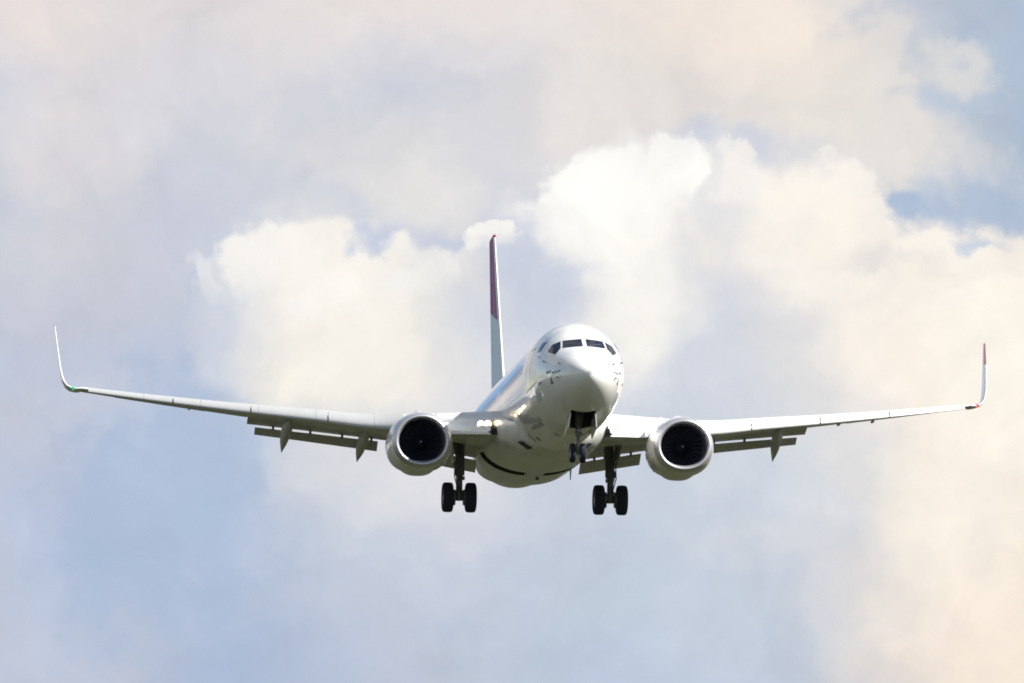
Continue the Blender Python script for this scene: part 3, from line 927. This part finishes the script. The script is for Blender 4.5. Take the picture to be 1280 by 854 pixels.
# ---- engines
def nac_shape(c, s, r, a):
    k = max(0.0, min(1.0, (a + .1) / .5))
    c *= 1.055
    if s < 0:
        e = 1 - .10 * k * (abs(s) / max(r, 1e-6)) ** 3          # flattened belly
        s *= e
        c *= 1 + .05 * k * (abs(s) / max(r, 1e-6)) ** 1.5 * (1 if abs(c) > .3 * r else .6)
    return c, s
for sg in (-1, 1):
    E = (sg * 4.85, 12.62, 1.72)
    outer = [(.30, 1.050), (.5, 1.085), (.9, 1.125), (1.4, 1.15), (2.0, 1.14), (2.7, 1.09), (3.3, 1.0), (3.7, .92), (3.7, .88), (3.2, .90)]
    nac = part(MB().revolve(outer, E, n=72, shape=nac_shape), 'nacelle', M['cowl'], None, 50)
    lip = [(.30, 1.047), (.24, 1.034), (.14, 1.00), (.06, .965), (.015, .925), (0, .895), (.012, .868), (.05, .842), (.12, .82), (.22, .803)]
    part(MB().revolve(lip, E, n=72, shape=nac_shape), 'inlet_lip', M['lip'], nac, 60)
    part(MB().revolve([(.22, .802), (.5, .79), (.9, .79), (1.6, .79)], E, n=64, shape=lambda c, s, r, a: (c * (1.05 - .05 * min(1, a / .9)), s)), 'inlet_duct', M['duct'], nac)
    fan = MB()
    nb = 24
    for k in range(nb):
        a0 = 2 * math.pi * k / nb
        rows = []
        for i in range(7):
            r = .26 + (.785 - .26) * i / 6
            tw = rad(28 + 34 * i / 6)
            sweep = .05 * math.sin(math.pi * i / 6)
            hc = .075 + .055 * i / 6
            for q in (-1, 0, 1):
                da = q * hc * math.sin(tw) / r + sweep
                rows.append((E[0] + r * math.cos(a0 + da), E[1] + 1.02 + q * hc * math.cos(tw), E[2] + r * math.sin(a0 + da)))
        fan.add(rows, [(3 * i + q, 3 * i + q + 1, 3 * i + q + 4, 3 * i + q + 3) for i in range(6) for q in (0, 1)])
    part(fan, 'fan', M['fan'], nac)
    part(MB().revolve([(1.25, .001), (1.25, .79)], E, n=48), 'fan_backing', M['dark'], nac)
    sp = part(MB().revolve([(.545, .034), (.62, .07), (.75, .135), (.9, .215), (1.0, .262), (1.2, .265)], E, n=32), 'spinner', M['spinner'], nac)
    part(MB().revolve([(.50, .001), (.515, .02), (.545, .0345)], E, n=16), 'spinner_tip', M['spinner_tip'], sp)
    part(MB().revolve([(3.2, .66), (3.9, .62), (4.7, .48), (4.7, .44), (4.2, .5)], E, n=40), 'core_nozzle', M['nozzle'], nac)
    part(MB().revolve([(4.2, .34), (4.7, .30), (5.3, .10), (5.45, .001)], E, n=32), 'exhaust_plug', M['nozzle'], nac)
    # pylon
    py = []
    for s, zt, zb_, hw in ((13.9, 2.86, 2.70, .05), (14.6, 3.0, 2.6, .16), (15.5, 3.0, 2.5, .22), (16.6, 2.74, 2.2, .24), (18.5, 2.5, 2.1, .2), (20.0, 2.35, 2.2, .05)):
        py.append([(E[0] + a * hw, s, z) for a, z in ((-.6, zt), (.6, zt), (1, (zt + zb_) / 2), (1, zb_), (-1, zb_), (-1, (zt + zb_) / 2))])
    part(MB().loft(py), 'pylon', M['cowl'], None, 40)
    # strake on the inboard shoulder
    part(MB().slab([(E[0] - sg * .56, 13.5, E[2] + .92), (E[0] - sg * .56, 14.5, E[2] + .96), (E[0] - sg * .68, 14.5, E[2] + 1.22), (E[0] - sg * .66, 13.95, E[2] + 1.12)], .025), 'nacelle_strake', M['cowl'], nac)
    # gearbox bulge under the cowl
    kk = []
    for q, hw, zb_ in ((13.2, .80, -.93), (13.7, .95, -1.04), (14.3, 1.0, -1.11), (15.0, .98, -1.13), (15.7, .85, -1.06), (16.3, .55, -.85)):
        kk.append([(E[0] + hw * c, q, E[2] + zb_ + .02 + e) for c, e in [(.79 * k / 8, .37 * abs(k / 8) ** 2.7) for k in range(-8, 9)]])
    part(MB().loft(kk, closed=False, cap0=False, cap1=False), 'gearbox_cowl', M['cowl'], nac, 30)

# ---- tail
def surf(secs, thickness=.09, n=18, xm=(0, 1)):
    """secs: origin, chord direction is +Y, thickness direction nrm"""
    rings = []
    for o, c, nrm in secs:
        full = airfoil(n, thickness, 0.0)
        rings.append([(o[0] + nrm[0] * c * v, o[1] + c * (u), o[2] + nrm[2] * c * v) for u, v in full])
    return MB().loft(rings)
fin_secs = []
for f in np.linspace(0, 1, 9):
    z = 5.05 + (12.35 - 5.05) * f
    le = 31.9 + (36.95 - 31.9) * f
    te = 37.45 + (39.25 - 37.45) * f
    fin_secs.append(((0, le, z), (te - le) * .74, (1, 0, 0)))
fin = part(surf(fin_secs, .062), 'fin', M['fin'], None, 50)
rs = []
for (o, c, n_) in fin_secs:
    full = c / .74
    rs.append(((0, o[1] + c + .02 - full * .02, o[2]), full * .26, (1, 0, 0)))
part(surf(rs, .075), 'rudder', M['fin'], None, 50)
part(MB().loft([[(-.19, 31.6, 5.15), (0, 27.9, 5.30), (.19, 31.6, 5.15), (.20, 34, 5.05), (-.20, 34, 5.05)],
                [(-.02, 32.5, 5.90), (0, 32.35, 5.98), (.02, 32.5, 5.90), (.18, 34, 5.9), (-.18, 34, 5.9)]]), 'dorsal_fin', M['white'], None, 40)
part(MB().revolve([(-.10, .001), (-.05, .05), (.05, .07), (1.2, .06), (2.2, .01)], (0, 36.98, 12.37), n=16), 'fin_cap', M['red'], fin)
for sg in (-1, 1):
    secs = [((sg * x, le, z), te - le, (0, 0, 1)) for x, le, te, z in ((.2, 33.3, 37.2, 4.32), (2.5, 34.9, 37.6, 4.50), (5, 36.3, 38.1, 4.70), (7.17, 37.5, 38.6, 4.86))]
    st = part(surf([(o, c * .72, n_) for o, c, n_ in secs], .10), 'tailplane', M['white'], None, 50)
    part(surf([((o[0], o[1] + c * .71, o[2]), c * .29, n_) for o, c, n_ in secs[0:]], .08), 'elevator', M['wing_grey'], st, 50)
part(MB().revolve([(0, .16), (.35, .13), (.45, .10), (.45, .08), (.2, .08)], (0, 37.95, 4.46), n=24), 'exhaust_cone', M['nozzle'])

# ---- landing gear
def wheel(x, s, z, R_, W, name_parent, hub):
    prof = []
    hw = W / 2
    for a, r in ((-.50, .56), (-.80, .60), (-.97, .72), (-1.0, .82), (-.90, .925), (-.68, .985), (-.35, 1.0), (0, 1.0), (.35, 1.0), (.68, .985), (.90, .925), (1.0, .82), (.97, .72), (.80, .60), (.50, .56)):
        prof.append((a * hw, r * R_))
    wh = part(MB().revolve(prof, (x, s, z), axis='x', n=40), 'wheel', M['tyre'], name_parent, 60)
    rim = [(-.72 * hw, .001), (-.74 * hw, .12 * R_), (-.5 * hw, .2 * R_), (-.55 * hw, .45 * R_), (-.82 * hw, .58 * R_), (-.5 * hw, .6 * R_), (.5 * hw, .6 * R_), (.82 * hw, .58 * R_), (.55 * hw, .45 * R_), (.5 * hw, .2 * R_), (.74 * hw, .12 * R_), (.72 * hw, .001)]
    part(MB().revolve(rim, (x, s, z), axis='x', n=28), 'rim', M['rim'], wh)
for sg in (-1, 1):
    X, S, Z = sg * 2.86, 19.57, .26
    st = MB()
    st.tube([(X - sg * .06, 19.75, 2.5), (X - sg * .02, 19.62, 1.4), (X, 19.58, 1.30), (X, 19.58, 1.12), (X, 19.58, 1.08)], [.17, .17, .20, .20, .15], 18)
    st.tube([(X, 19.58, 1.15), (X, 19.57, .30)], .125, 16)
    st.tube([(X, 19.57, .45), (X, 19.57, .14)], [.15, .14], 16)
    st.tube([(X - .34, S, Z), (X + .34, S, Z)], .085, 14)
    leg = part(st, 'main_gear_leg', M['gear'])
    t = MB()
    t.slab([(X - .07, 19.86, .95), (X + .07, 19.86, .95), (X + .05, 20.0, .66), (X - .05, 20.0, .66)], .05)
    t.slab([(X - .05, 20.0, .66), (X + .05, 20.0, .66), (X + .08, 19.70, .34), (X - .08, 19.70, .34)], .05)
    t.tube([(X, 19.62, 1.05), (X, 19.86, .95)], .05, 8)
    part(t, 'torque_link', M['gear'], leg)
    b = MB()
    b.tube([(X - sg * .02, 19.58, 1.30), (X - sg * .10, 20.1, 2.0), (X - sg * .16, 20.4, 2.3)], [.06, .07, .07], 10)
    part(b, 'side_brace', M['gear'], leg)
    b = MB()
    b.tube([(X - sg * -.02, 19.5, 1.22), (X + sg * .26, 19.2, 2.6)], [.05, .085], 10)
    b.tube([(X + sg * .05, 19.9, 1.3), (X + sg * .42, 20.4, 2.3)], .055, 10)
    part(b, 'drag_strut', M['gear'], leg)
    h = MB()
    for k in range(3):
        ox = X + (k - 1) * .07
        h.tube([(ox, 19.44, 1.95), (ox + sg * .11, 19.36, 1.45), (ox + sg * .13, 19.38, 1.05), (ox + sg * .02, 19.42, .62), (ox + (k - 1) * .1, 19.45, .36)], .022, 6)
    h.box((X + sg * .16, 19.45, 1.22), (.05, .06, .10))
    h.box((X - sg * .15, 19.45, .98), (.045, .05, .07))
    part(h, 'brake_hose', M['gear'], leg)
    # narrow door plate carried by the leg
    d = MB()
    d.slab([(X + sg * .24, 19.15, 1.55), (X + sg * .24, 19.95, 1.55), (X + sg * .40, 19.90, 2.42), (X + sg * .40, 19.1, 2.42)], .03)
    part(d, 'gear_door', M['flap'], leg)
    for k in (-1, 1):
        wheel(X + k * .435, S, Z, .565, .40, leg, k)
        part(MB().revolve([(-.06, .1), (-.06, .30), (.06, .30), (.06, .1)], (X + k * .21, S, Z), axis='x', n=24), 'brake', M['gear'], leg)
# nose gear
X, S, Z = 0, 4.0, .51
st = MB()
st.tube([(0, 3.72, 2.25), (0, 3.92, 1.15), (0, 3.925, 1.10)], [.10, .10, .12], 14)
st.tube([(0, 3.92, 1.15), (0, 3.99, .52)], .062, 12)
st.tube([(-.15, S, Z), (.15, S, Z)], .05, 10)
nleg = part(st, 'nose_gear_leg', M['nose_gear'])
t = MB()
t.slab([(-.05, 3.80, 1.05), (.05, 3.80, 1.05), (.03, 3.62, .85), (-.03, 3.62, .85)], .03)
t.slab([(-.03, 3.62, .85), (.03, 3.62, .85), (.05, 3.90, .60), (-.05, 3.90, .60)], .03)
t.tube([(-.13, 3.84, 1.22), (.13, 3.84, 1.22)], .045, 10)
part(t, 'torque_link', M['rim'], nleg)
t = MB()
for k in (-1, 1):
    t.tube([(k * .05, 3.92, 1.20), (k * .16, 3.30, 2.2)], .03, 8)
t.tube([(-.2, 3.3, 2.2), (.2, 3.3, 2.2)], .04, 8)
part(t, 'drag_strut', M['gear'], nleg)  # dark paint carries the bay's shadow on these struts
part(MB().revolve([(-.06, .001), (-.055, .05), (0, .065), (.08, .05)], (0, 3.72, 1.30), n=14), 'taxi_light', M['rim'], nleg)
for k in (-1, 1):
    wheel(k * .185, S, Z, .345, .20, nleg, k)

# shift every mesh so that it is drawn about the Empty under the belly
seen = set()
for o in anchor:
    if o.data.name in seen:
        continue
    seen.add(o.data.name)
    o.data.transform(Matrix.Translation(-BASE))
# children of the fin use object space for paint: the same shift applies to all of them
print('parts', len(anchor))
